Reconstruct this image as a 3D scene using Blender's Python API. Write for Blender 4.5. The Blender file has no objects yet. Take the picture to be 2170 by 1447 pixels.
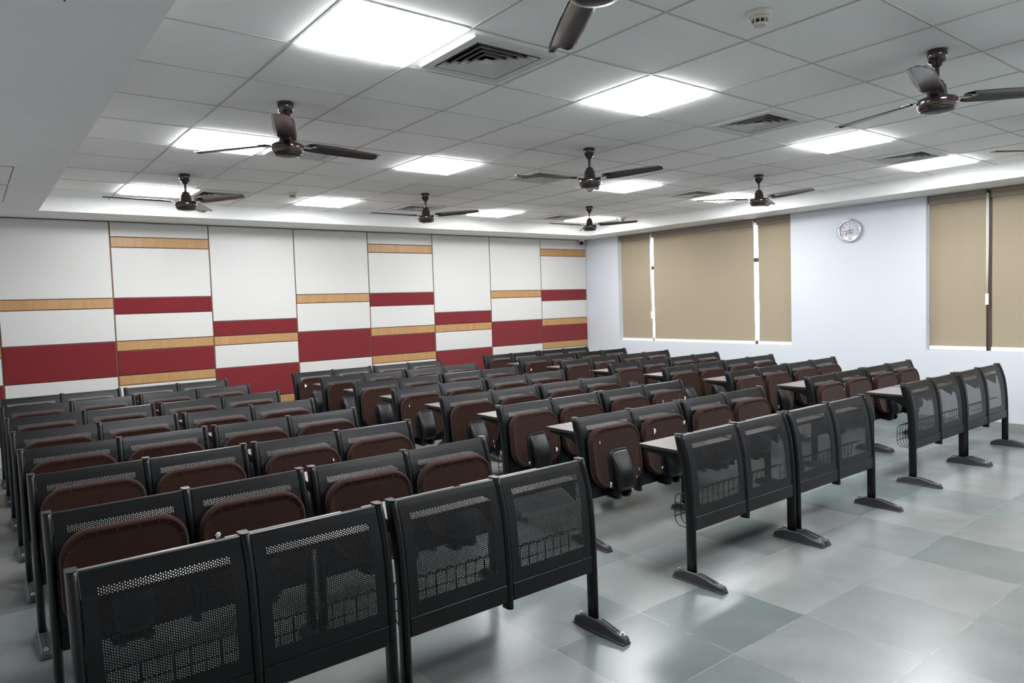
import bpy, bmesh, math, random
from mathutils import Vector, Matrix
random.seed(7)
S = bpy.context.scene
COL = S.collection
PI = math.pi

# ------------------------------------------------------------------ materials
def new_mat(name):
    m = bpy.data.materials.new(name); m.use_nodes = True
    nt = m.node_tree; b = nt.nodes['Principled BSDF']
    return m, nt, b

def plain(name, col, rough=.5, metal=0., spec=.5, coat=0., sheen=0., bump=None, var=None):
    """one-colour surface with a little procedural mottling"""
    m, nt, b = new_mat(name)
    b.inputs['Base Color'].default_value = (*col, 1)
    b.inputs['Roughness'].default_value = rough
    b.inputs['Metallic'].default_value = metal
    b.inputs['Specular IOR Level'].default_value = spec
    b.inputs['Coat Weight'].default_value = coat
    b.inputs['Coat Roughness'].default_value = .08
    b.inputs['Sheen Weight'].default_value = sheen
    tc = nt.nodes.new('ShaderNodeTexCoord')
    if var:
        sc, amt = var
        n = nt.nodes.new('ShaderNodeTexNoise'); n.inputs['Scale'].default_value = sc; n.inputs['Detail'].default_value = 5
        nt.links.new(tc.outputs['Object'], n.inputs['Vector'])
        mr = nt.nodes.new('ShaderNodeMapRange')
        mr.inputs['To Min'].default_value = 1 - amt; mr.inputs['To Max'].default_value = 1 + amt
        nt.links.new(n.outputs['Fac'], mr.inputs['Value'])
        mx = nt.nodes.new('ShaderNodeVectorMath'); mx.operation = 'SCALE'
        mx.inputs[0].default_value = col
        nt.links.new(mr.outputs['Result'], mx.inputs['Scale'])
        nt.links.new(mx.outputs['Vector'], b.inputs['Base Color'])
    if bump:
        sc, st = bump
        n2 = nt.nodes.new('ShaderNodeTexNoise'); n2.inputs['Scale'].default_value = sc; n2.inputs['Detail'].default_value = 3
        nt.links.new(tc.outputs['Object'], n2.inputs['Vector'])
        bp = nt.nodes.new('ShaderNodeBump'); bp.inputs['Strength'].default_value = st; bp.inputs['Distance'].default_value = .002
        nt.links.new(n2.outputs['Fac'], bp.inputs['Height'])
        nt.links.new(bp.outputs['Normal'], b.inputs['Normal'])
    return m

def grain(name, c1, c2, scale, rough=.45, axis='x'):
    """wood veneer / laminate with stretched grain"""
    m, nt, b = new_mat(name)
    tc = nt.nodes.new('ShaderNodeTexCoord'); mp = nt.nodes.new('ShaderNodeMapping')
    nt.links.new(tc.outputs['Object'], mp.inputs['Vector'])
    mp.inputs['Scale'].default_value = scale
    n = nt.nodes.new('ShaderNodeTexNoise'); n.inputs['Scale'].default_value = 1; n.inputs['Detail'].default_value = 6
    n.inputs['Roughness'].default_value = .6
    nt.links.new(mp.outputs['Vector'], n.inputs['Vector'])
    cr = nt.nodes.new('ShaderNodeValToRGB')
    cr.color_ramp.elements[0].position = .3; cr.color_ramp.elements[0].color = (*c1, 1)
    cr.color_ramp.elements[1].position = .7; cr.color_ramp.elements[1].color = (*c2, 1)
    nt.links.new(n.outputs['Fac'], cr.inputs['Fac'])
    nt.links.new(cr.outputs['Color'], b.inputs['Base Color'])
    b.inputs['Roughness'].default_value = rough
    return m

def glow(name, col, strength):
    m = bpy.data.materials.new(name); m.use_nodes = True
    nt = m.node_tree; nt.nodes.clear()
    e = nt.nodes.new('ShaderNodeEmission'); o = nt.nodes.new('ShaderNodeOutputMaterial')
    e.inputs['Color'].default_value = (*col, 1); e.inputs['Strength'].default_value = strength
    nt.links.new(e.outputs[0], o.inputs[0]); return m

def thin_glass(name):
    m = bpy.data.materials.new(name); m.use_nodes = True
    nt = m.node_tree; nt.nodes.clear()
    t = nt.nodes.new('ShaderNodeBsdfTransparent'); g = nt.nodes.new('ShaderNodeBsdfGlossy')
    g.inputs['Roughness'].default_value = .03
    f = nt.nodes.new('ShaderNodeFresnel'); f.inputs['IOR'].default_value = 1.35
    x = nt.nodes.new('ShaderNodeMixShader'); o = nt.nodes.new('ShaderNodeOutputMaterial')
    nt.links.new(f.outputs[0], x.inputs[0]); nt.links.new(t.outputs[0], x.inputs[1]); nt.links.new(g.outputs[0], x.inputs[2])
    nt.links.new(x.outputs[0], o.inputs[0]); return m

TX0, TPX, TY0, TPY = .745, .5685, .285, .5525
def floor_mat():
    m, nt, b = new_mat('kota_stone')
    L = nt.links.new
    def math_(op, a, c=None):
        n = nt.nodes.new('ShaderNodeMath'); n.operation = op
        for i, v in enumerate((a, c)):
            if v is None: continue
            if isinstance(v, (int, float)): n.inputs[i].default_value = v
            else: L(v, n.inputs[i])
        return n.outputs[0]
    tc = nt.nodes.new('ShaderNodeTexCoord'); sp = nt.nodes.new('ShaderNodeSeparateXYZ')
    L(tc.outputs['Object'], sp.inputs[0])
    u = math_('DIVIDE', math_('SUBTRACT', sp.outputs['X'], TX0), TPX)
    v = math_('DIVIDE', math_('SUBTRACT', sp.outputs['Y'], TY0), TPY)
    iu, iv = math_('FLOOR', u), math_('FLOOR', v)
    cb = nt.nodes.new('ShaderNodeCombineXYZ'); L(iu, cb.inputs[0]); L(iv, cb.inputs[1])
    wn = nt.nodes.new('ShaderNodeTexWhiteNoise'); wn.noise_dimensions = '3D'
    cb.inputs[2].default_value = 3.7
    L(cb.outputs[0], wn.inputs['Vector'])
    cr = nt.nodes.new('ShaderNodeValToRGB')
    el = cr.color_ramp.elements
    el[0].position = 0; el[0].color = (0.1178, 0.1408, 0.1408, 1)
    el[1].position = 1; el[1].color = (0.2098, 0.2208, 0.2116, 1)
    e = el.new(.3); e.color = (0.1564, 0.1776, 0.1757, 1)
    e = el.new(.6); e.color = (0.184, 0.1969, 0.1923, 1)
    L(wn.outputs['Value'], cr.inputs['Fac'])
    # cloudy stone mottling
    n = nt.nodes.new('ShaderNodeTexNoise'); n.inputs['Scale'].default_value = 2.6; n.inputs['Detail'].default_value = 4; n.inputs['Roughness'].default_value = .55
    ad = nt.nodes.new('ShaderNodeVectorMath'); ad.operation = 'MULTIPLY_ADD'
    L(cb.outputs[0], ad.inputs[0]); ad.inputs[1].default_value = (3.1, 5.3, 1); L(tc.outputs['Object'], ad.inputs[2])
    L(ad.outputs[0], n.inputs['Vector'])
    mr = nt.nodes.new('ShaderNodeMapRange'); mr.inputs['From Min'].default_value = .15; mr.inputs['From Max'].default_value = .85
    mr.inputs['To Min'].default_value = .78; mr.inputs['To Max'].default_value = 1.22
    L(n.outputs['Fac'], mr.inputs['Value'])
    sc = nt.nodes.new('ShaderNodeVectorMath'); sc.operation = 'SCALE'
    L(cr.outputs['Color'], sc.inputs[0]); L(mr.outputs[0], sc.inputs['Scale'])
    # joints
    fu, fv = math_('FRACT', u), math_('FRACT', v)
    du = math_('MULTIPLY', math_('MINIMUM', fu, math_('SUBTRACT', 1., fu)), TPX)
    dv = math_('MULTIPLY', math_('MINIMUM', fv, math_('SUBTRACT', 1., fv)), TPY)
    d = math_('MINIMUM', du, dv)
    n3 = nt.nodes.new('ShaderNodeTexNoise'); n3.inputs['Scale'].default_value = 5.
    L(tc.outputs['Object'], n3.inputs['Vector'])
    mk = math_('MULTIPLY', math_('LESS_THAN', d, .0016), math_('GREATER_THAN', n3.outputs['Fac'], .47))
    mx = nt.nodes.new('ShaderNodeMix'); mx.data_type = 'RGBA'
    L(mk, mx.inputs['Factor']); L(sc.outputs[0], mx.inputs[6]); mx.inputs[7].default_value = (0.276, 0.2852, 0.2714, 1)
    L(mx.outputs[2], b.inputs['Base Color'])
    rr = nt.nodes.new('ShaderNodeMapRange'); rr.inputs['To Min'].default_value = .245; rr.inputs['To Max'].default_value = .275
    L(n.outputs['Fac'], rr.inputs['Value']); L(rr.outputs[0], b.inputs['Roughness'])
    b.inputs['Specular IOR Level'].default_value = .55
    return m

M = {}
M['floor'] = floor_mat()
M['ceil'] = plain('mineral_tile', (.885, .89, .87), .9, bump=(260, .25), var=(40, .02))
M['tbar'] = plain('grid_bar_shaded', (.50, .50, .475), .6, var=(30, .03))  # bar grey includes the shade of the gap between tiles
M['soffit'] = plain('soffit_paint', (.82, .825, .81), .8, var=(6, .02))
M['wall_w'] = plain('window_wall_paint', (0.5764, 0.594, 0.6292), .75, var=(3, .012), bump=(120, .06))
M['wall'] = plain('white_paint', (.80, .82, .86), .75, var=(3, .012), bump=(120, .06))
M['cream'] = grain('cream_laminate', (0.55, 0.5386, 0.5174), (0.5632, 0.5526, 0.5324), (60, 60, 3), .42)
M['strip'] = grain('oak_laminate', (0.352, 0.1892, 0.0704), (0.4312, 0.2464, 0.1056), (26, 26, 2.2), .4)
M['red'] = plain('red_fabric', (0.161, 0.01452, 0.01892), .95, sheen=.25, bump=(500, .5), var=(90, .12), spec=.2)
M['groove'] = plain('brown_groove', (.15, .065, .04), .7, var=(20, .1))
M['black'] = plain('black_powder_coat', (0.004576, 0.005016, 0.005632), .34, spec=.3, var=(30, .12), bump=(900, .08))
M['plastic'] = plain('black_plastic', (.007, .0075, .009), .38, spec=.38, var=(40, .08), bump=(700, .1))
M['foot'] = plain('grey_black_metal', (.035, .035, .038), .42, var=(25, .2))
M['fabric'] = plain('brown_fabric', (0.02992, 0.01214, 0.00836), .95, sheen=.10, spec=.12, var=(35, .25), bump=(900, .35))
M['desk'] = grain('beige_laminate', (0.132, 0.1126, 0.1065), (0.154, 0.1329, 0.1258), (3, 40, 40), .33)
M['deskedge'] = plain('dark_edge_band', (.016, .014, .013), .5, var=(20, .1))
M['steel'] = plain('bright_steel', (.62, .61, .58), .3, metal=1., var=(50, .08))
M['fan'] = plain('maroon_brown_gloss', (.022, .010, .011), .16, coat=.6, var=(20, .08))
M['blade'] = plain('brown_blade', (.022, .0135, .0125), .3, coat=.2, var=(14, .08))
M['staple'] = plain('dull_staple', (.13, .085, .07), .5, metal=.3, var=(50, .1))
M['gold'] = plain('gold_line', (.65, .42, .14), .3, metal=1., var=(30, .05))
M['white'] = plain('white_enamel', (.78, .78, .77), .45, var=(20, .015))
M['vent'] = plain('vent_aluminium', (.62, .62, .59), .55, var=(20, .03))
M['dark'] = plain('dark_duct', (.02, .021, .024), .8, var=(20, .15))
M['cream_plastic'] = plain('cream_plastic', (.62, .60, .50), .5, var=(20, .03))
M['blind'] = grain('beige_blind', (0.3124, 0.2552, 0.176), (0.3388, 0.2772, 0.1954), (2, 160, 160), .85)
M['cassette'] = plain('taupe_cassette', (.23, .19, .15), .5, var=(15, .05))
M['chrome'] = plain('chrome', (.80, .80, .80), .12, metal=1., var=(20, .02))
M['dial'] = plain('clock_dial', (.88, .89, .93), .6, var=(40, .01))
M['ink'] = plain('grey_ink', (.16, .165, .20), .6, var=(60, .05))
M['ink_black'] = plain('black_ink', (.02, .02, .025), .5, var=(60, .05))
M['ink_red'] = plain('red_ink', (.35, .08, .12), .6, var=(60, .05))
M['glass'] = thin_glass('clear_glass')
M['bronze'] = plain('bronze_aluminium', (.085, .065, .055), .45, var=(15, .06))
M['skirt'] = plain('grey_stone_skirting', (.25, .265, .25), .4, var=(9, .14))
M['sill'] = plain('white_sill', (.78, .78, .80), .4, var=(10, .02))
M['scrap'] = plain('white_plastic_film', (.72, .73, .76), .25, var=(60, .1))
M['lamp'] = glow('lamp_diffuser', (.955, .98, 1.0), 14.0)
M['plate'] = plain('white_socket', (.75, .75, .72), .4, var=(20, .02))

# ------------------------------------------------------------------ mesh builder
class MB:
    def __init__(s): s.v = []; s.f = []; s.m = []; s.sm = []
    def vert(s, p): s.v.append(tuple(p)); return len(s.v) - 1
    def face(s, idx, mi=0, smooth=False): s.f.append(tuple(idx)); s.m.append(mi); s.sm.append(smooth)
    def box(s, x0, x1, y0, y1, z0, z1, mi=0, mat=None):
        P = [(x0,y0,z0),(x1,y0,z0),(x1,y1,z0),(x0,y1,z0),(x0,y0,z1),(x1,y0,z1),(x1,y1,z1),(x0,y1,z1)]
        if mat is not None: P = [mat @ Vector(p) for p in P]
        b = len(s.v); s.v += [tuple(p) for p in P]
        for q in ((0,3,2,1),(4,5,6,7),(0,1,5,4),(1,2,6,5),(2,3,7,6),(3,0,4,7)): s.face([b+i for i in q], mi)
    def loft(s, rings, cap0=True, cap1=True, mi=0, smooth=True, closed=True):
        """rings: lists of points, the same count each, running counter-clockwise seen from the end"""
        ids = [[s.vert(p) for p in r] for r in rings]
        n = len(ids[0])
        for a, b in zip(ids, ids[1:]):
            for i in range(n if closed else n - 1):
                j = (i + 1) % n
                s.face((a[i], a[j], b[j], b[i]), mi, smooth)
        if cap0: s.face(ids[0][::-1], mi)
        if cap1: s.face(ids[-1], mi)
    def lathe(s, prof, c=(0,0,0), n=32, mi=0, cap=True, axis='z', smooth=True):
        rings = []
        for r, h in prof:
            ring = []
            for k in range(n):
                a = 2*PI*k/n
                if axis == 'z': ring.append((c[0]+r*math.cos(a), c[1]+r*math.sin(a), c[2]+h))
                else: ring.append((c[0]+h, c[1]+r*math.cos(a), c[2]+r*math.sin(a)))
            rings.append(ring)
        s.loft(rings, cap, cap, mi, smooth)
    def tube(s, pts, r, n=6, mi=0):
        pts = [Vector(p) for p in pts]; rings = []
        up0 = Vector((1, 0, 0))
        for i, p in enumerate(pts):
            t = (pts[min(i+1, len(pts)-1)] - pts[max(i-1, 0)]).normalized()
            u = up0 if abs(t.dot(up0)) < .9 else Vector((0, 0, 1))
            a = t.cross(u).normalized(); b = t.cross(a).normalized()
            rings.append([p + a*r*math.cos(2*PI*k/n) + b*r*math.sin(2*PI*k/n) for k in range(n)])
        s.loft(rings, True, True, mi, True)
    def mesh(s, name, mats):
        me = bpy.data.meshes.new(name); me.from_pydata(s.v, [], s.f)
        for m in (mats if isinstance(mats, (list, tuple)) else [mats]): me.materials.append(M[m])
        me.polygons.foreach_set('material_index', s.m)
        me.polygons.foreach_set('use_smooth', s.sm)
        me.update(); return me

def fix_normals(me):
    bm = bmesh.new(); bm.from_mesh(me); bmesh.ops.recalc_face_normals(bm, faces=bm.faces[:]); bm.to_mesh(me); bm.free(); return me

def link(name, me, parent=None, loc=(0,0,0), rz=0.):
    o = bpy.data.objects.new(name, me); COL.objects.link(o)
    o.location = loc; o.rotation_euler = (0, 0, rz)
    if parent is not None: o.parent = parent
    return o
def tag(o, label, cat, group=None):
    o['label'] = label; o['category'] = cat
    if group: o['group'] = group
    return o
def structure(o, label=None):
    o['kind'] = 'structure'
    if label: o['label'] = label
    return o
def thing(name, label, cat, loc=(0,0,0), group=None, rz=0.):
    o = bpy.data.objects.new(name, None); COL.objects.link(o); o.location = loc; o.rotation_euler = (0,0,rz)
    o.empty_display_size = .1
    return tag(o, label, cat, group)

# ------------------------------------------------------------------ room
XR, YB, ZC, ZS = 7.57, 6.53, 2.80, 2.648       # right wall, back wall, tile ceiling, soffit
XL, YF = -2.4, -4.6
TR, TB, TL, TF = 7.04, 5.88, -.625, -3.0       # tray edges

b = MB(); b.box(XL-.2, XR+.3, YF-.2, YB+.2, -.15, 0)
structure(link('floor', b.mesh('floor', 'floor')), 'polished grey-green stone tile floor')

lights_xy = [(x, y) for y in (0, 2.4, 4.8) for x in (0, 1.8, 4.2, 6.0)]
added_front_xy = [(x, -2.4) for x in (1.8, 4.2, 6.0)]  # unseen lights continuing the grid, added to brighten the near floor
vents_xy = [(x, y) for y in (0, 2.4, 4.8) for x in (.6, 3.0, 5.4)]
b = MB()
xs = [-.625] + [i*.6 for i in range(0, 12)] + [TR]
ys = [-3.0 + .6*j for j in range(0, 15)] + [TB]
def key(x, y): return (round(x, 2), round(y, 2))
LK = {key(*p) for p in lights_xy}; VK = {key(*p) for p in vents_xy}
for x0, x1 in zip(xs, xs[1:]):
    for y0, y1 in zip(ys, ys[1:]):
        k = key(x0, y0)
        if k in VK:
            h = .215; cx, cy = x0+.3, y0+.3
            for r in ((x0, x1, y0, cy-h), (x0, x1, cy+h, y1), (x0, cx-h, cy-h, cy+h), (cx+h, x1, cy-h, cy+h)):
                b.box(*r, ZC, ZC+.015)
        else: b.box(x0, x1, y0, y1, ZC, ZC+.015)
ceil = structure(link('ceiling', b.mesh('ceiling', 'ceil')), 'suspended ceiling of square mineral tiles')
b = MB()
for x in xs[1:-1]: b.box(x-.0065, x+.0065, TF, TB, ZC-.003, ZC-.0002)
for y in ys[1:-1]:
    for x0, x1 in zip(xs, xs[1:]):
        b.box(x0+(.0065 if x0 > -.6 else 0), x1-(.0065 if x1 < TR else 0), y-.005, y+.005, ZC-.0028, ZC-.0002)
link('ceiling_grid_bar', b.mesh('ceiling_grid', 'tbar'), ceil)
# lowered plaster border round the tile field
b = MB()
b.box(XL, TL, YF, YB, ZS, ZC+.2); b.box(TR, XR, YF, YB, ZS, ZC+.2)
b.box(TL, TR, TB, YB, ZS, ZC+.2); b.box(TL, TR, YF, TF, ZS, ZC+.2)
structure(link('trim_1', b.mesh('trim_soffit', 'soffit')), 'lowered white plaster border around the tile ceiling')
b = MB(); b.box(XL-.2, XR+.3, YF-.2, YB+.2, ZC+.2, ZC+.3)
structure(link('ceiling_slab', b.mesh('slab', 'soffit')))
# access hatches in the left border
for i, (y0, y1) in enumerate(((3.50, 4.26), (4.34, 5.37), (-.75, .24))):
    t = thing('access_hatch', ('flush white access hatch in the left ceiling border, its near edge hidden', 'flush white access hatch in the left ceiling border, nearest the panelled wall', 'flush white access hatch at the top left corner of the ceiling border')[i], 'hatch', (-1.3, (y0+y1)/2, ZS), 'hatches in the left ceiling border')
    if i == 0: t['label'] = 'flush white access hatch in the left ceiling border, second from the panelled wall'
    hx, hy = .37, (y1-y0)/2
    b = MB()
    b.box(-hx-.05, hx+.045, -hy-.03, hy+.03, -.002, -.0002)
    link('hatch_frame', b.mesh('hatch_frame', 'soffit'), t)
    b = MB(); b.box(-hx, hx, -hy, hy, -.0032, -.0021); link('hatch_gap', b.mesh('hatch_gap', 'groove'), t)
    b = MB(); b.box(-hx+.007, hx-.007, -hy+.007, hy-.007, -.006, -.0033); link('hatch_panel', b.mesh('hatch_panel', 'soffit'), t)

# left and front walls (outside the view)
b = MB(); b.box(XL-.2, XL, YF-.2, YB+.2, 0, ZC+.2); structure(link('wall_left', b.mesh('wall_left', 'wall')))
b = MB(); b.box(XL, XR, YF-.2, YF, 0, ZC+.2); structure(link('wall_front', b.mesh('wall_front', 'wall')))

# back wall: brown carcass with boards in front
b = MB(); b.box(XL-.2, XR+.3, YB+.010, YB+.2, 0, ZC+.2)
wb = structure(link('wall_back', b.mesh('wall_back', 'groove')), 'back wall clad in cream, oak and red boards')
ZT = ZS - .004
colA = [('cream_board', ZT, 1.77), ('oak_strip', 1.77, 1.655), ('cream_board', 1.655, 1.272), ('red_board', 1.272, .868), ('cream_board', .868, .46), ('oak_strip', .46, .357), ('cream_board', .357, .10)]
colB = [('cream_board', ZT, 2.472), ('oak_strip', 2.472, 2.353), ('cream_board', 2.353, 1.77), ('red_board', 1.77, 1.585), ('cream_board', 1.585, 1.272), ('oak_strip', 1.272, 1.157), ('red_board', 1.157, .874), ('oak_strip', .874, .76), ('cream_board', .76, .357), ('red_board', .357, .10)]
colC = [('cream_board', ZT, 1.457), ('red_board', 1.457, 1.272), ('oak_strip', 1.272, 1.157), ('cream_board', 1.157, .868), ('red_board', .868, .46), ('oak_strip', .46, .357), ('red_board', .357, .10)]
BM = {'cream_board': 'cream', 'oak_strip': 'strip', 'red_board': 'red'}
X0, PW = .083, 1.0705
for k in range(-2, 7):
    xa, xb = X0 + PW*k, X0 + PW*(k+1)
    if k == 6: xb = XR - .002
    cols = {0: colB, 1: colC, 2: colA}[k % 3]
    for nm, zt, zb in cols:
        g = .0045
        bm_ = MB()
        x_0, x_1, z_0, z_1 = xa+g+.002, xb-g-.002, zb+g, zt-g
        e = .004
        r0 = [(x_0, YB+.010, z_0), (x_1, YB+.010, z_0), (x_1, YB+.010, z_1), (x_0, YB+.010, z_1)]
        r1 = [(x_0, YB+e, z_0), (x_1, YB+e, z_0), (x_1, YB+e, z_1), (x_0, YB+e, z_1)]
        r2 = [(x_0+e, YB, z_0+e), (x_1-e, YB, z_0+e), (x_1-e, YB, z_1-e), (x_0+e, YB, z_1-e)]
        bm_.loft([r0, r1, r2], False, True, smooth=False)
        link(nm, bm_.mesh(nm, BM[nm]), wb)
b = MB(); b.box(XL, XR-.012, YB-.008, YB+.010, 0, .095); structure(link('baseboard_back', b.mesh('bb', 'sill')))
b = MB(); b.box(-.035, .035, -.012, 0, -.06, .06); b.box(-.026, .026, -.016, -.012, -.05, .05)
tag(link('power_socket', b.mesh('socket', 'plate'), None, (-1.085, YB, .155)), 'small white power socket low on the red board at the far left', 'socket')

# right wall with two window openings
W1 = (2.57, 5.75); W2 = (-1.72, .878); ZW0, ZW1 = .864, ZS
WT = .24
b = MB()
b.box(XR, XR+WT, YF-.2, YB+.022, 0, ZW0)
b.box(XR, XR+WT, YF-.2, YB+.022, ZW1, ZC+.2)
for y0, y1 in ((YF-.2, W2[0]), (W2[1], W1[0]), (W1[1], YB+.022)): b.box(XR, XR+WT, y0, y1, ZW0, ZW1)
structure(link('wall_right', b.mesh('wall_right', 'wall_w')), 'plain white wall with two blind-covered windows')
b = MB(); b.box(XR-.012, XR, YF, YB-.008, 0, .098); structure(link('baseboard_right', b.mesh('bbr', 'skirt')), 'grey stone skirting along the white wall')
for n, (w, mull) in enumerate(((W1, (5.12, 3.14)), (W2, (.285, -1.1)))):
    b = MB(); x0, x1 = XR+.145, XR+.195
    y0, y1 = w
    b.box(x0, x1, y0, y1, ZW0, ZW0+.05); b.box(x0, x1, y0, y1, ZW1-.05, ZW1)
    b.box(x0, x1, y0, y0+.05, ZW0+.05, ZW1-.05); b.box(x0, x1, y1-.05, y1, ZW0+.05, ZW1-.05)
    for my in mull:
        hw = .03 if n == 0 else .06
        if n == 0: continue
        b.box(x0+.001, x1-.001, my-hw, my+hw, ZW0+.05, ZW1-.05)
    zt = 2.07
    if n == 0: b.box(x0+.002, x1-.002, y0+.05, y1-.05, zt-.03, zt+.03)
    wo = structure(link('window_%d' % (n+1), b.mesh('window_frame', 'bronze')), ('bronze window frame behind the three beige blinds', 'bronze window frame behind the blinds at the far right')[n])
    b = MB(); b.box(x0+.02, x0+.026, y0+.04, y1-.04, ZW0+.04, ZW1-.04); link('window_pane', b.mesh('pane', 'glass'), wo)

# roller blinds
def blind(y0, y1, label, cord=None, tagz=None, drop=(0, 0)):
    xb = XR + .078
    yc = (y0+y1)/2; h = (y1-y0)/2
    t = thing('roller_blind', label, 'blind', (xb, yc, ZW1), 'beige roller blinds on the windows')
    b = MB()
    # cassette: two stepped fascia lips
    prof = [(-.028, 0), (-.036, -.002), (-.036, -.045), (-.030, -.05), (-.034, -.055), (-.034, -.092), (-.026, -.096), (.03, -.096), (.03, 0)]
    b.loft([[(px, -h, pz) for px, pz in prof], [(px, h, pz) for px, pz in prof]], smooth=False)
    link('cassette', fix_normals(b.mesh('cassette', 'cassette')), t)
    b = MB(); b.box(-.0375, -.0345, -h, h, -.0035, -.001); b.box(-.0355, -.0325, -h, h, -.096, -.0935)
    link('cassette_lip', b.mesh('cassette_lip', 'vent'), t)
    # fabric: thin sheet with a faint billow
    N = 24; MZ = 14
    b = MB(); zt, zb = -.09, -(ZW1-ZW0)+.046
    def P(i, j, off):
        s = i/N; q = j/MZ
        y = -h+.004 + s*(2*h-.008)
        edge = (drop[0]*(1-s)**6 + drop[1]*s**6) * math.sin(q*PI*.9)
        return (off + .004*math.sin(s*5+q*2)*q + .003*math.sin(q*9), y + edge, zt+(zb-zt)*q)
    for off in (0., .0012):
        base = len(b.v)
        for i in range(N+1):
            for j in range(MZ+1): b.vert(P(i, j, off))
        for i in range(N):
            for j in range(MZ):
                a = base+i*(MZ+1)+j; q = (a, a+1, a+MZ+2, a+MZ+1)
                b.face(q if off == 0 else q[::-1], 0, True)
    link('blind_fabric', b.mesh('blind_fabric', 'blind'), t)
    b = MB(); zz = -(ZW1-ZW0)
    b.box(-.014, .006, -h, h, zz+.004, zz+.047)
    link('bottom_bar', b.mesh('bottom_bar', 'sill'), t)
    if cord is not None:
        b = MB(); cy = cord - yc
        b.tube([(-.04, cy, -.05), (-.041, cy, -.6), (-.04, cy, tagz-ZW1+.06)], .007, 6)
        b.tube([(-.036, cy-.012, -.05), (-.036, cy-.012, -.6), (-.037, cy-.006, tagz-ZW1+.06)], .004, 6)
        c = link('pull_cord', b.mesh('pull_cord', 'white'), t)
        b = MB(); b.box(-.046, -.034, cy-.016, cy+.012, tagz-ZW1-.06, tagz-ZW1+.06)
        link('cord_weight', b.mesh('cord_weight', 'white'), c)
    return t
blind(5.072, 5.742, 'narrow beige roller blind nearest the panelled wall', 5.062, 1.30)
blind(3.176, 5.036, 'wide beige roller blind in the middle of the whole window')
blind(2.575, 3.122, 'narrow beige roller blind closest to the wall clock, left of it', drop=(0, -.012))
blind(.290, .870, 'narrow beige roller blind right of the clock with white cord weight', .275, 1.44)
blind(-1.70, .240, 'beige roller blind cut off by the right edge of the photo')
# clock
def text_mesh(s, size, font_bold=False):
    cu = bpy.data.curves.new('txt', 'FONT'); cu.body = s; cu.size = size; cu.align_x = 'CENTER'; cu.align_y = 'CENTER'
    cu.extrude = .0004; cu.resolution_u = 2
    if font_bold: cu.offset = size*.018
    o = bpy.data.objects.new('txt', cu); COL.objects.link(o)
    bpy.context.view_layer.update()
    dg = bpy.context.evaluated_depsgraph_get()
    me = bpy.data.meshes.new_from_object(o.evaluated_get(dg))
    bpy.data.objects.remove(o); return me
clk = thing('wall_clock', 'round chrome wall clock with white dial between the windows', 'clock', (XR, 1.755, 2.337))
R_ = .145
b = MB(); b.lathe([(R_-.012, 0), (R_-.002, -.006), (R_, -.02), (R_-.003, -.036), (R_-.012, -.042), (R_-.02, -.038), (R_-.021, -.022)], n=64, axis='x', cap=False)
link('clock_rim', fix_normals(b.mesh('clock_rim', 'chrome')), clk)
b = MB(); b.lathe([(.1245, -.001), (.1245, -.022)], n=48, axis='x'); dial = link('clock_dial', fix_normals(b.mesh('clock_dial', 'dial')), clk)
# dial frame: screen-right is -Y (seen from inside the room), up is Z, towards the room is -X
def on_dial(me, u, v, x=-.0226, rot=0.):
    me.transform(Matrix.Rotation(rot, 4, 'Z'))
    T = Matrix(((0, 0, -1, x), (-1, 0, 0, -u), (0, 1, 0, v), (0, 0, 0, 1)))
    me.transform(T); me.update(); return me
for hnum in range(1, 13):
    a = PI/2 - hnum*PI/6
    me = text_mesh(str(hnum), .036); me.materials.clear(); me.materials.append(M['ink'])
    link('numeral', on_dial(me, .093*math.cos(a), .093*math.sin(a)), dial)
b = MB()
for k in range(60):
    a = PI/2 - k*PI/30; r0, r1 = (.111, .121) if k % 5 == 0 else (.116, .121); w = .0011 if k % 5 == 0 else .0005
    c, s_ = math.cos(a), math.sin(a)
    q = [(r0*c-w*s_, r0*s_+w*c), (r1*c-w*s_, r1*s_+w*c), (r1*c+w*s_, r1*s_-w*c), (r0*c+w*s_, r0*s_-w*c)]
    ids = [b.vert((-.0227, -u, v)) for u, v in q]; b.face(ids)
link('minute_track', b.mesh('minute_track', 'ink'), dial)
me = text_mesh('NIET', .037, True); me.materials.clear(); me.materials.append(M['ink']); link('dial_lettering', on_dial(me, .012, -.032), dial)
b = MB(); b.box(-.0229, -.0226, -.062, .028, -.0555, -.0535); link('dial_underline', b.mesh('dial_underline', 'ink'), dial)
b = MB(); ids = [b.vert((-.0229, -u, v)) for u, v in ((-.052, -.022), (-.036, -.022), (-.036, -.042), (-.044, -.053), (-.052, -.042))]; b.face(ids[::-1])
link('dial_emblem', b.mesh('dial_emblem', 'ink_red'), dial)
def hand(name, ang, l, tail, w, x):
    b = MB(); a = PI/2 - ang; c, s_ = math.cos(a), math.sin(a)
    P = [(-tail, -w), (l*.8, -w*.8), (l, 0), (l*.8, w*.8), (-tail, w)]
    for xx in (x, x-.0012):
        for p, q in P: b.vert((xx, -(p*c - q*s_), p*s_ + q*c))
    n = len(P); b.face(range(n)); b.face(range(2*n-1, n-1, -1))
    for i in range(n): b.face((i, (i+1) % n, n+(i+1) % n, n+i))
    link(name, fix_normals(b.mesh(name, 'ink_black')), clk)
hand('hour_hand', math.radians(82), .062, .015, .0036, -.025)
hand('minute_hand', math.radians(263), .088, .015, .003, -.028)
hand('second_hand', math.radians(1), .085, .02, .0007, -.031)
b = MB(); b.lathe([(.006, -.023), (.006, -.033)], n=16, axis='x'); link('hand_hub', fix_normals(b.mesh('hand_hub', 'ink_black')), clk)
b = MB(); b.lathe([(.1235, -.0345), (.1235, -.0360)], n=48, axis='x'); link('clock_glass', fix_normals(b.mesh('clock_glass', 'glass')), clk)

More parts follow.
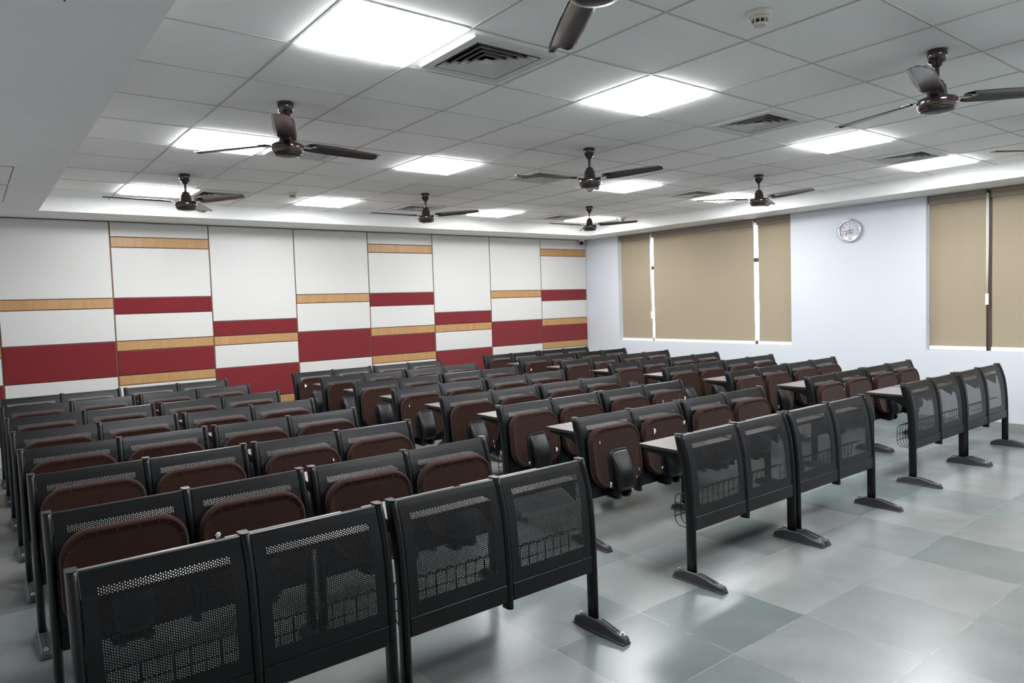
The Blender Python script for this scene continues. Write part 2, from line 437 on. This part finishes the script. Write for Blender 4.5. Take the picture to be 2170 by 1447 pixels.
# security camera in the corner
cam_t = thing('security_camera', 'small white security camera with black lens in the wall corner', 'security camera', (7.42, 6.47, ZS), rz=0)
b = MB(); b.box(-.04, .04, -.045, .045, -.018, 0); b.lathe([(.036, -.018), (.036, -.03), (.03, -.036)], n=20); link('camera_mount', b.mesh('cam_mount', 'white'), cam_t)
bod = MB(); dirv = Vector((-.69, -.70, -.12)).normalized(); rot = dirv.to_track_quat('Z', 'Y').to_matrix().to_4x4()
def oriented(mb, mt, off):
    mb.v = [tuple((mt @ Vector(p)) + Vector(off)) for p in mb.v]
bod.lathe([(.03, -.03), (.041, -.02), (.043, .03), (.041, .045)], n=24); oriented(bod, rot, (0, 0, -.062))
link('camera_body', bod.mesh('cam_body', 'white'), cam_t)
ln = MB(); ln.lathe([(.037, .044), (.036, .052), (.02, .056)], n=24); oriented(ln, rot, (0, 0, -.062)); link('camera_lens', ln.mesh('cam_lens', 'plastic'), cam_t)

# ------------------------------------------------------------------ ceiling lights
b = MB()
for q in ((-.30, .30, -.30, -.275), (-.30, .30, .275, .30), (-.30, -.275, -.275, .275), (.275, .30, -.275, .275)): b.box(*q, -.004, -.0005)
fr_me = b.mesh('light_frame', 'white')
b = MB(); b.box(-.272, .272, -.272, .272, -.018, -.001); df_me = b.mesh('light_diffuser', 'lamp')
rown = ('nearest row', 'middle row', 'row nearest the panelled wall')
coln = ('first column from the left', 'second column from the left', 'third column from the left', 'column nearest the windows')
for i, (x, y) in enumerate(lights_xy + added_front_xy):
    t = thing('ceiling_light', 'glowing square ceiling panel light, %s, %s' % ((rown + ('added unseen row overhead',))[i//4], coln[i % 4 if i < 12 else i - 11]), 'ceiling light', (x+.3, y+.3, ZC), 'square ceiling panel lights')
    link('light_frame', fr_me, t); link('light_diffuser', df_me, t)

# ------------------------------------------------------------------ vents
def sq_ring(mb, r0, z0, r1, z1, th=.003, mi=0):
    """square sloping band from half-width r0 (height z0) to half-width r1 (height z1)"""
    def ring(r, z): return [(-r,-r,z),(r,-r,z),(r,r,z),(-r,r,z)]
    mb.loft([ring(r0, z0), ring(r1, z1)], False, False, mi, False)
    mb.loft([ring(r1+th, z1), ring(r0+th, z0)], False, False, mi, False)
    mb.loft([ring(r0+th, z0), ring(r0, z0)], False, False, mi, False)
b = MB()
def flat_ring(mb, ro, ri, z0, z1):
    for q in ((-ro, ro, -ro, -ri), (-ro, ro, ri, ro), (-ro, -ri, -ri, ri), (ri, ro, -ri, ri)): mb.box(*q, z0, z1)
flat_ring(b, .248, .2, -.012, -.0005); vfr = b.mesh('vent_frame', 'vent')
b = MB(); flat_ring(b, .214, .205, 0, .12); b.box(-.214, .214, -.214, .214, .12, .125); vbx = b.mesh('vent_duct', 'dark')
lv = []
for r in (.185, .147, .109, .071):
    b = MB(); sq_ring(b, r-.024, .012, r, -.011); lv.append(fix_normals(b.mesh('vent_louver', 'vent')))
b = MB(); b.box(-.034, .034, -.034, .034, -.011, -.008); vct = b.mesh('vent_centre', 'vent')
vcol = ('leftmost', 'centre', 'rightmost')
for i, (x, y) in enumerate(vents_xy):
    t = thing('ceiling_vent', 'square louvred ceiling vent, %s of three, beside the %s of lights' % (vcol[i % 3], rown[i//3]), 'vent', (x+.3, y+.3, ZC), 'square ceiling vents')
    link('vent_frame', vfr, t); link('vent_duct', vbx, t)
    for me in lv: link('vent_louver', me, t)
    link('vent_centre', vct, t)

# ------------------------------------------------------------------ fans
def fp(p): return [(r*.73, h*.92) for r, h in p]
b = MB(); b.lathe(fp([(.060, -.0005), (.067, -.006), (.064, -.03), (.056, -.068), (.036, -.074), (.034, -.088), (.018, -.096)]), n=28); f_can = fix_normals(b.mesh('fan_canopy', 'fan'))
b = MB(); b.lathe(fp([(.0145, -.09), (.0145, -.180)]), n=16, cap=False); f_rod = fix_normals(b.mesh('fan_rod', 'fan'))
b = MB(); b.lathe(fp([(.020, -.165), (.036, -.170), (.041, -.178), (.043, -.190), (.056, -.196), (.060, -.225), (.067, -.258), (.072, -.264), (.112, -.267), (.125, -.272), (.128, -.286), (.126, -.303), (.118, -.324), (.108, -.332)]), n=44); f_mot = fix_normals(b.mesh('fan_motor', 'fan'))
b = MB(); b.lathe(fp([(.108, -.331), (.104, -.339), (.070, -.344), (.02, -.347)]), n=44); f_cap = fix_normals(b.mesh('fan_cap', 'plastic'))
def torus(mb, R, r, z, n=48, k=6):
    rings = []
    for j in range(k):
        a = 2*PI*j/k; rr, zz = R + r*math.cos(a), z + r*math.sin(a)
        rings.append([(rr*math.cos(2*PI*i/n), rr*math.sin(2*PI*i/n), zz) for i in range(n)])
    rings.append(rings[0]); mb.loft(rings, False, False)
b = MB(); torus(b, .1240*.735, .0010, -.310*.92); f_r1 = fix_normals(b.mesh('fan_line', 'gold'))
b = MB(); torus(b, .1200*.735, .0010, -.320*.92); f_r2 = fix_normals(b.mesh('fan_line', 'gold'))
# blade: twisted cambered plate along +X with a bracket
b = MB(); rings = []
for r, w0, w1, tw in ((.13, -.045, .045,  -13), (.16, -.060, .056,  -13), (.30, -.066, .060,  -12), (.45, -.064, .058,  -10), (.58, -.061, .054, -9), (.63, -.055, .045, -9), (.645, -.035, .02, -9)):
    ring = []; n = 8
    for side in (0, 1):
        for i in range(n+1):
            s = i/n if side == 0 else 1-i/n
            yy = w0 + (w1-w0)*s; camb = .010*(1-(2*s-1)**2)
            zz = camb + (-.0008 if side == 0 else .0008)
            a = math.radians(tw)
            ring.append((r, yy*math.cos(a) - zz*math.sin(a), -.246 + yy*math.sin(a) + zz*math.cos(a)))
    rings.append(ring)
b.loft(rings); f_bl = fix_normals(b.mesh('fan_blade', 'blade'))
b = MB(); b.box(.07, .16, -.018, .018, -.250, -.245); b.box(.13, .185, -.030, .030, -.2445, -.239); f_br = b.mesh('blade_bracket', 'fan')
fans = [(.31, -1.06, 58, 'nearest row, leftmost of three, only its underside in frame'), (2.78, -1.07, -45, 'nearest row, second from the left, at the top right'), (5.27, -1.06, 146, 'nearest row, one blade entering from the right edge'),
        (.31, 1.53, 8, 'middle row, leftmost of three'), (2.81, 1.53, -77, 'middle row, centre of three'), (5.26, 1.56, -98, 'middle row, rightmost of three'),
        (.34, 4.10, -60, 'rear row, leftmost of three'), (2.80, 4.09, -62, 'rear row, centre of three'), (5.28, 4.07, -65, 'rear row, rightmost of three')]
for x, y, a, lab in fans:
    t = thing('ceiling_fan', 'dark brown ceiling fan, ' + lab, 'ceiling fan', (x, y, ZC), 'three-blade brown ceiling fans', math.radians(a))
    link('canopy', f_can, t); link('downrod', f_rod, t); mo = link('motor', f_mot, t); link('motor_cap', f_cap, mo); link('gold_line', f_r1, mo); link('gold_line', f_r2, mo)
    for k in range(3):
        bl = link('blade', f_bl, t, rz=k*2*PI/3); link('blade_bracket', f_br, bl)

# ------------------------------------------------------------------ smoke detectors
b = MB(); b.lathe([(.052, -.0005), (.053, -.004), (.052, -.022), (.046, -.026)], n=32); sd_b = fix_normals(b.mesh('detector_base', 'cream_plastic'))
b = MB(); b.lathe([(.047, -.026), (.045, -.034), (.036, -.037)], n=32); b.lathe([(.034, -.052), (.033, -.057), (.027, -.060)], n=32)
for k in range(10):
    a = 2*PI*k/10; mt = Matrix.Rotation(a, 4, 'Z'); b.box(.031, .036, -.003, .003, -.053, -.036, 0, mt)
sd_h = fix_normals(b.mesh('detector_head', 'cream_plastic'))
b = MB(); b.lathe([(.028, -.036), (.028, -.053)], n=24); sd_c = fix_normals(b.mesh('detector_chamber', 'dark'))
for x, y, lab in ((1.55, -.83, 'cream smoke detector at the top of the picture before the fans'), (1.51, 4.62, 'cream smoke detector behind the left fans, beside a rear light'), (6.60, 4.72, 'cream smoke detector beside the rear light nearest the windows')):
    t = thing('smoke_detector', lab, 'smoke detector', (x, y, ZC), 'ceiling smoke detectors')
    link('detector_base', sd_b, t); h = link('detector_head', sd_h, t); link('detector_chamber', sd_c, h)

# ------------------------------------------------------------------ benches
ZTOP = .812
PROF = [(.0, -.232, -.178), (.06, -.232, -.178), (.30, -.230, -.176), (.40, -.228, -.174), (.48, -.225, -.172), (.56, -.219, -.165), (.62, -.212, -.154), (.68, -.202, -.139), (.74, -.185, -.122), (.785, -.168, -.112), (ZTOP, -.156, -.106)]
def prof(z):
    for (za, fa, ba), (zb, fb, bb) in zip(PROF, PROF[1:]):
        if z <= zb:
            t = (z-za)/(zb-za); return fa+(fb-fa)*t, ba+(bb-ba)*t
    return PROF[-1][1], PROF[-1][2]
SP = .505; PHW = .0165
def section(z, hw):
    f, bk = prof(z); d = min(.022, (bk-f)*.4)
    pts = [(-hw+.003, bk), (-hw, bk-.004), (-hw, f+d)]
    for i in range(1, 6):
        a = PI*i/6; pts.append((-hw*math.cos(a), f + d - d*math.sin(a)))
    pts += [(hw, f+d), (hw, bk-.004), (hw-.003, bk)]
    return [(x, y, z) for x, y in pts]
def post_mesh(z0, name):
    zs = [z0] + [p[0] for p in PROF if p[0] > z0+.01]
    fine = []
    for a, c in zip(zs, zs[1:]): fine += [a, (a+c)/2] if c-a > .05 else [a]
    fine.append(zs[-1])
    b = MB(); b.loft([section(z, PHW) for z in fine])
    f, bk = prof(ZTOP)      # thin closing plate a little larger than the tube
    r = [(x*1.03, y + (-.001 if y < -.13 else .0025), ZTOP) for x, y, z in section(ZTOP, PHW)]
    b.loft([r, [(x, y, ZTOP+.0025) for x, y, z in r]], smooth=False)
    return fix_normals(b.mesh(name, 'black'))
me_post = post_mesh(.05, 'end_post'); me_mid = post_mesh(.254, 'middle_post')

# foot
b = MB()
def foot_ring(y, h, w0, w1): return [(-w0, y, .0), (w0, y, .0), (w0, y, .006), (w1+.004, y, .008), (w1, y, h-.006), (w1-.006, y, h), (-w1+.006, y, h), (-w1, y, h-.006), (-w1-.004, y, .008), (-w0, y, .006)]
rings = [foot_ring(y, h, w0, w1) for y, h, w0, w1 in ((-.418, .012, .021, .012), (-.412, .026, .026, .018), (-.405, .034, .0285, .021), (-.35, .042, .0285, .021), (-.29, .056, .0285, .021), (-.25, .062, .0285, .022), (-.16, .062, .0285, .022), (-.13, .052, .0285, .021), (-.105, .040, .0285, .021), (-.09, .034, .0275, .019), (-.083, .022, .025, .015), (-.078, .012, .021, .012))]
b.loft(rings, smooth=False)
for sx in (-.008, .008): b.loft([[(sx-.0025, y, h-.002), (sx+.0025, y, h-.002), (sx+.0015, y, h+.003), (sx-.0015, y, h+.003)] for y, h in ((-.36, .041), (-.29, .056), (-.25, .062))], smooth=False)
me_foot = fix_normals(b.mesh('foot', 'foot'))
def bolt_mesh(y, z):
    b = MB()
    b.lathe([(.0115, z), (.0115, z+.002)], (0, y, 0), 16)
    b.lathe([(.0085, z+.002), (.0085, z+.010)], (0, y, 0), 6, smooth=False)
    b.lathe([(.005, z+.010), (.005, z+.014)], (0, y, 0), 10)
    return fix_normals(b.mesh('bolt', 'steel'))
me_bolt = [bolt_mesh(-.388, .036), bolt_mesh(-.112, .0425)]

# perforated back panel, local x centred between its posts
PW2 = SP/2 - PHW - .001          # half width
Z0P, Z1P = .364, .806
def panel_y(z): return prof(z)[0] + .012
def panel_mesh():
    b = MB(); cw, ch, r = .00715, .0083, .00215
    NC, NR = 54, 41
    xa = -NC*cw/2; za = .417; zb = za + NR*ch
    def V(x, z): return b.vert((x, panel_y(z), z))
    def strip(x0, x1, z0, z1, n):
        for i in range(n):
            p, q = z0+(z1-z0)*i/n, z0+(z1-z0)*(i+1)/n
            b.face((V(x0, p), V(x1, p), V(x1, q), V(x0, q)), 0, True)
    xe = PW2
    strip(-xe, xa, Z0P, Z1P, 44); strip(-xa, xe, Z0P, Z1P, 44)
    strip(xa, -xa, Z0P, za, 5); strip(xa, -xa, zb, Z1P, 6)
    # gentle rolled edge: folded lips behind
    for c in range(NC):
        x0 = xa + c*cw; x1 = x0 + cw; xm = (x0+x1)/2
        off = 0. if c % 2 == 0 else ch/2
        rows = NR if c % 2 == 0 else NR-1
        if off:
            b.face((V(x0, za), V(x1, za), V(x1, za+off), V(x0, za+off)), 0, True)
            b.face((V(x0, zb-off), V(x1, zb-off), V(x1, zb), V(x0, zb)), 0, True)
        prev = (V(x0, za+off), V(x1, za+off))
        for k in range(rows):
            z0 = za+off+k*ch; z1 = z0+ch; zm = (z0+z1)/2
            bl, br = prev
            tl, tr = V(x0, z1), V(x1, z1); prev = (tl, tr)
            h = [V(xm + r*math.cos(PI/8+PI/4*i), zm + r*math.sin(PI/8+PI/4*i)) for i in range(8)]
            F = b.face
            F((br, tr, h[0], h[7]), 0, True); F((tr, h[1], h[0]), 0, True); F((tr, tl, h[2], h[1]), 0, True); F((tl, h[3], h[2]), 0, True)
            F((tl, bl, h[4], h[3]), 0, True); F((bl, h[5], h[4]), 0, True); F((bl, br, h[6], h[5]), 0, True); F((br, h[7], h[6]), 0, True)
    # folded returns along the four edges give the sheet its body
    zs = [Z0P + (Z1P-Z0P)*i/22 for i in range(23)]
    for z0, z1 in zip(zs, zs[1:]):
        for x in (-xe, xe):
            q = [b.vert((x, panel_y(z0), z0)), b.vert((x, panel_y(z0)+.018, z0)), b.vert((x, panel_y(z1)+.018, z1)), b.vert((x, panel_y(z1), z1))]
            b.face(q if x < 0 else q[::-1])
    for z, dz in ((Z1P, 1), (Z0P, -1)):
        y = panel_y(z)
        q = [b.vert((-xe, y, z)), b.vert((xe, y, z)), b.vert((xe, y+.006, z+.003*dz)), b.vert((-xe, y+.006, z+.003*dz))]
        p = [b.vert((-xe, y+.006, z+.003*dz)), b.vert((xe, y+.006, z+.003*dz)), b.vert((xe, y+.022, z+.001*dz)), b.vert((-xe, y+.022, z+.001*dz))]
        b.face(q if dz > 0 else q[::-1]); b.face(p if dz > 0 else p[::-1])
    return b.mesh('back_panel', 'black')
me_panel = panel_mesh()
b = MB(); P = [(-.189, .286), (-.189, .3625), (-.2185, .3625), (-.2215, .3595), (-.2215, .289), (-.2185, .286)]
b.loft([[(-PW2, y, z) for y, z in P], [(PW2, y, z) for y, z in P]], smooth=False); me_rail = fix_normals(b.mesh('rail', 'black'))

# desktop with a dark edge and black bracket
DZ = .717
b = MB(); dh = .236
def slab(b, x0, x1, y0, y1, z0, z1, e):
    r = [[(x0, y0, z0), (x1, y0, z0), (x1, y1, z0), (x0, y1, z0)], [(x0, y0, z1-e), (x1, y0, z1-e), (x1, y1, z1-e), (x0, y1, z1-e)]]
    b.loft(r, True, False, 1, False)
    b.loft([r[1], [(x0+e, y0+e, z1), (x1-e, y0+e, z1), (x1-e, y1-e, z1), (x0+e, y1-e, z1)]], False, True, 0, False)
slab(b, -dh, dh, -.132, .182, DZ-.020, DZ, .002)
me_desk = fix_normals(b.mesh('desktop', ['desk', 'deskedge']))
b = MB()
for sx in (-1, 1):
    x = sx*(dh-.012)
    P = [(-.13, DZ-.0205), (.150, DZ-.0205), (.150, DZ-.036), (-.05, DZ-.060), (-.13, DZ-.105)]
    r0 = [(x-.002, y, z) for y, z in P]; r1 = [(x+.002, y, z) for y, z in P]
    b.loft([r0, r1], smooth=False)
b.box(-dh+.014, dh-.014, .10, .125, DZ-.045, DZ-.0205)
me_dbr = fix_normals(b.mesh('desk_bracket', 'black'))

# wire book rack under the desk
b = MB(); rw = .225
for i in range(10):
    x = -rw + 2*rw*i/9
    b.tube([(x, -.150, .478), (x, -.100, .470), (x, -.078, .455), (x, -.070, .43), (x, -.070, .33), (x, -.078, .302), (x, -.100, .288), (x, -.165, .284)], .0026, 6)
for y, z in ((-.068, .385), (-.140, .478), (-.068, .335)): b.tube([(-rw-.004, y, z), (0, y, z), (rw+.004, y, z)], .0026, 6)
me_rack = b.mesh('book_rack', 'black')

# seat cushion folded up against the panel
def rrect(hw, z0, z1, rt, rb, bul, n=7):
    pts = []
    def arc(cx, cz, r, a0):
        for i in range(n+1):
            a = a0 + (PI/2)*i/n; pts.append((cx + r*math.cos(a), cz + r*math.sin(a)))
    arc(hw-rb, z0+rb, rb, -PI/2); arc(hw-rt, z1-rt, rt, 0); arc(-hw+rt, z1-rt, rt, PI/2); arc(-hw+rb, z0+rb, rb, PI)
    zc = (z0+z1)/2
    out = []
    for x, z in pts:
        sx, sz = x/hw, (z-zc)/((z1-z0)/2)
        out.append((x + math.copysign(bul*max(0, 1-sz*sz), x), z + math.copysign(bul*1.2*max(0, 1-sx*sx), z-zc)))
    return out
def tilt(z): return .045*((z-.55)/.39)             # leans back with the panel
b = MB(); rings = []
for t, ins in ((.0, .035), (.006, .016), (.018, .004), (.032, 0), (.046, .002), (.055, .006), (.0605, .012), (.0605, .017), (.056, .022), (.0595, .045)):
    ring = [(x, -.207 - t + tilt(z), z) for x, z in rrect(.228-ins, .352+ins, .742-ins, max(.03, .105-ins), max(.03, .125-ins), .004)]
    rings.append(ring[::-1])
b.loft(rings, True, True)
# staples along the tuck of the underside cloth
for i, (x, z) in enumerate(rrect(.228-.0235, .352+.0235, .742-.0235, .0815, .1015, .004)):
    if i % 4 == 1: b.box(x-.0035, x+.0035, -.2680+tilt(z), -.2625+tilt(z), z-.0008, z+.0008, 1)
for x in (-.10, -.03, .05, .12): b.box(x-.0035, x+.0035, -.2680+tilt(.722), -.2640+tilt(.722), .7212, .7228, 1)
for z in (.47, .53, .59): 
    for x in (-.2085, .2085): b.box(x-.0008, x+.0008, -.2680+tilt(z), -.2625+tilt(z), z-.004, z+.004, 1)
me_seat = fix_normals(b.mesh('seat', ['fabric', 'staple']))

b = MB(); rings = []
for k in (0, 1):                                    # thin flange against the cushion
    pass
def fl(y_off, ins): return [(x, -.2645 + tilt(z) - y_off, z) for x, z in rrect(.100-ins, .345+ins, .592-ins, .055, .03, .003, 6)][::-1]
b.loft([fl(0, 0), fl(.010, 0), fl(.013, .004)])
rings = []
for z, hw, d in ((.583, .060, .006), (.579, .070, .012), (.570, .076, .019), (.545, .080, .034), (.51, .081, .052), (.475, .080, .067), (.44, .077, .077), (.40, .073, .081), (.365, .069, .077), (.345, .063, .063), (.332, .052, .045)):
    ring = []
    for i in range(15):
        a = PI*i/14; ca, sa = math.cos(a), math.sin(a)
        ring.append((hw*math.copysign(abs(ca)**.55, ca), -.268 + tilt(z) - d*abs(sa)**.5, z))
    rings.append(ring)
b.loft(rings, True, True)
me_cover = fix_normals(b.mesh('hinge_cover', 'plastic'))
b = MB()
for sx in (-.045, .045):
    P = [(-.217, .285), (-.217, .345), (-.275, .352), (-.315, .335), (-.325, .305), (-.310, .275), (-.28, .268)]
    b.loft([[(sx-.012, y, z) for y, z in P], [(sx+.012, y, z) for y, z in P]], smooth=False)
b.box(-.075, .075, -.29, -.2195, .279, .285)
me_sbr = fix_normals(b.mesh('seat_bracket', 'plastic'))

# torn bits of plastic film caught in the cushion seams
def scrap_mesh(seed, s):
    rnd = random.Random(seed); bm = bmesh.new(); bmesh.ops.create_icosphere(bm, subdivisions=2, radius=1)
    for v in bm.verts:
        k = rnd.uniform(.45, 1.25); v.co = Vector((v.co.x*k*s, v.co.y*k*s*.35, v.co.z*k*s*1.2))
    me = bpy.data.meshes.new('scrap'); bm.to_mesh(me); bm.free(); me.materials.append(M['scrap']); return me
SC = [scrap_mesh(i, s) for i, s in enumerate((.011, .016, .008, .013))]
def add_scraps(seat, lst):
    for x, z, k in lst:
        link('plastic_scrap', SC[k], seat, (x, -.274 + tilt(z), z), .3*k)
scraps = {(1, 1, 0, 0): [(-.165, .655, 2), (-.105, .375, 1), (.17, .43, 2), (.14, .385, 2)], (1, 1, 0, 1): [(-.14, .655, 1), (.18, .675, 0), (-.10, .40, 0)],
          (1, 1, 1, 0): [(.15, .62, 2)], (1, 2, 0, 0): [(-.10, .385, 0), (.17, .44, 1)], (1, 3, 0, 0): [(.15, .40, 3), (.155, .36, 3)], (1, 4, 0, 0): [(-.16, .655, 2)],
          (1, 2, 1, 1): [(-.13, .665, 3), (.17, .66, 1)], (1, 7, 0, 0): [(-.16, .655, 1)], (2, 1, 0, 0): [(.17, .67, 2)], (2, 2, 0, 0): [(-.16, .63, 0), (.12, .38, 1)],
          (2, 2, 0, 1): [(-.10, .40, 1)], (2, 6, 0, 0): [(-.16, .65, 0)], (2, 5, 0, 0): [(.14, .66, 2)], (0, 1, 0, 1): [(-.165, .62, 0)], (0, 2, 1, 0): [(.17, .66, 2)], (0, 3, 0, 0): [(-.17, .62, 2)]}

RY = [[-.145, .66, 1.515, 2.345, 3.165, 3.995, 4.87, 5.67], [-.11, .73, 1.56, 2.35, 3.19, 4.01, 4.84, 5.69], [-.06, .77, 1.61, 2.42, 3.24, 4.10, 4.94, 5.78]]
BC = [-.02, 2.852, 5.745]
ORD = ('front', 'second', 'third', 'fourth', 'fifth', 'sixth', 'seventh', 'last')
BN = ('left block', 'middle block', 'window block')
UN = (('left end', 'aisle end'), ('left-aisle end', 'right-aisle end'), ('aisle end', 'wall end'))
for blk in range(3):
    for row in range(8):
        for un in (0, 1):
            x = BC[blk] + (-1 if un == 0 else 1)*(.03 + SP)
            y = RY[blk][row] + .106
            if row == 0:
                lab = 'black perforated desk front without seats, front row, %s, %s' % (BN[blk], UN[blk][un]); nm, cat, grp = 'desk_front', 'desk', 'desk fronts of the front row'
            elif row == 7:
                lab = 'black two-seat bench without desktop, last row by the panelled wall, %s, %s' % (BN[blk], UN[blk][un]); nm, cat, grp = 'classroom_bench', 'bench', 'two-seat classroom benches'
            else:
                lab = 'black two-seat bench with folded brown seats, %s row, %s, %s' % (ORD[row], BN[blk], UN[blk][un]); nm, cat, grp = 'classroom_bench', 'bench', 'two-seat classroom benches'
            t = thing(nm, lab, cat, (x, y, 0), grp)
            for sx in (-SP, SP):
                link('end_post', me_post, t, (sx, 0, 0))
                f = link('foot', me_foot, t, (sx, 0, 0))
                for me in me_bolt: link('bolt', me, f)
            link('middle_post', me_mid, t)
            for k, sx in enumerate((-SP/2, SP/2)):
                link('back_panel', me_panel, t, (sx, 0, 0)); link('rail', me_rail, t, (sx, 0, 0))
                if row < 7:
                    d = link('desktop', me_desk, t, (sx, 0, 0)); link('desk_bracket', me_dbr, d)
                    link('book_rack', me_rack, t, (sx, 0, 0))
                if row > 0:
                    s = link('seat', me_seat, t, (sx, 0, 0)); link('hinge_cover', me_cover, s); link('seat_bracket', me_sbr, s)
                    add_scraps(s, scraps.get((blk, row, un, k), []))

# ------------------------------------------------------------------ world, camera
w = bpy.data.worlds.new('sky'); S.world = w; w.use_nodes = True
bg = w.node_tree.nodes['Background']; bg.inputs['Color'].default_value = (.93, .97, 1, 1); bg.inputs['Strength'].default_value = 3.0

cam = bpy.data.cameras.new('camera'); co = bpy.data.objects.new('camera', cam); COL.objects.link(co)
R = Vector((0.7885673, -0.6140861, -0.0325555)); U = Vector((0.0592460, 0.0231724, 0.9979744)); F = Vector((0.6120878, 0.7888988, -0.0546551))
mt = Matrix((R, U, -F)).transposed().to_4x4(); mt.translation = Vector((-1.26204, -2.61576, 1.56719)); co.matrix_world = mt
cam.sensor_width = 36; cam.lens = 24.655; cam.sensor_fit = 'HORIZONTAL'; cam.clip_start = .02
S.camera = co

S.view_settings.view_transform = 'Standard'; S.view_settings.look = 'None'; S.view_settings.gamma = 1; S.view_settings.use_curve_mapping = False
S.view_settings.exposure = 1.72
S.cycles.use_denoising = True
try: S.cycles.denoiser = 'OPENIMAGEDENOISE'
except Exception: pass
S.cycles.max_bounces = 10; S.cycles.diffuse_bounces = 6
S.cycles.caustics_reflective = False; S.cycles.caustics_refractive = False
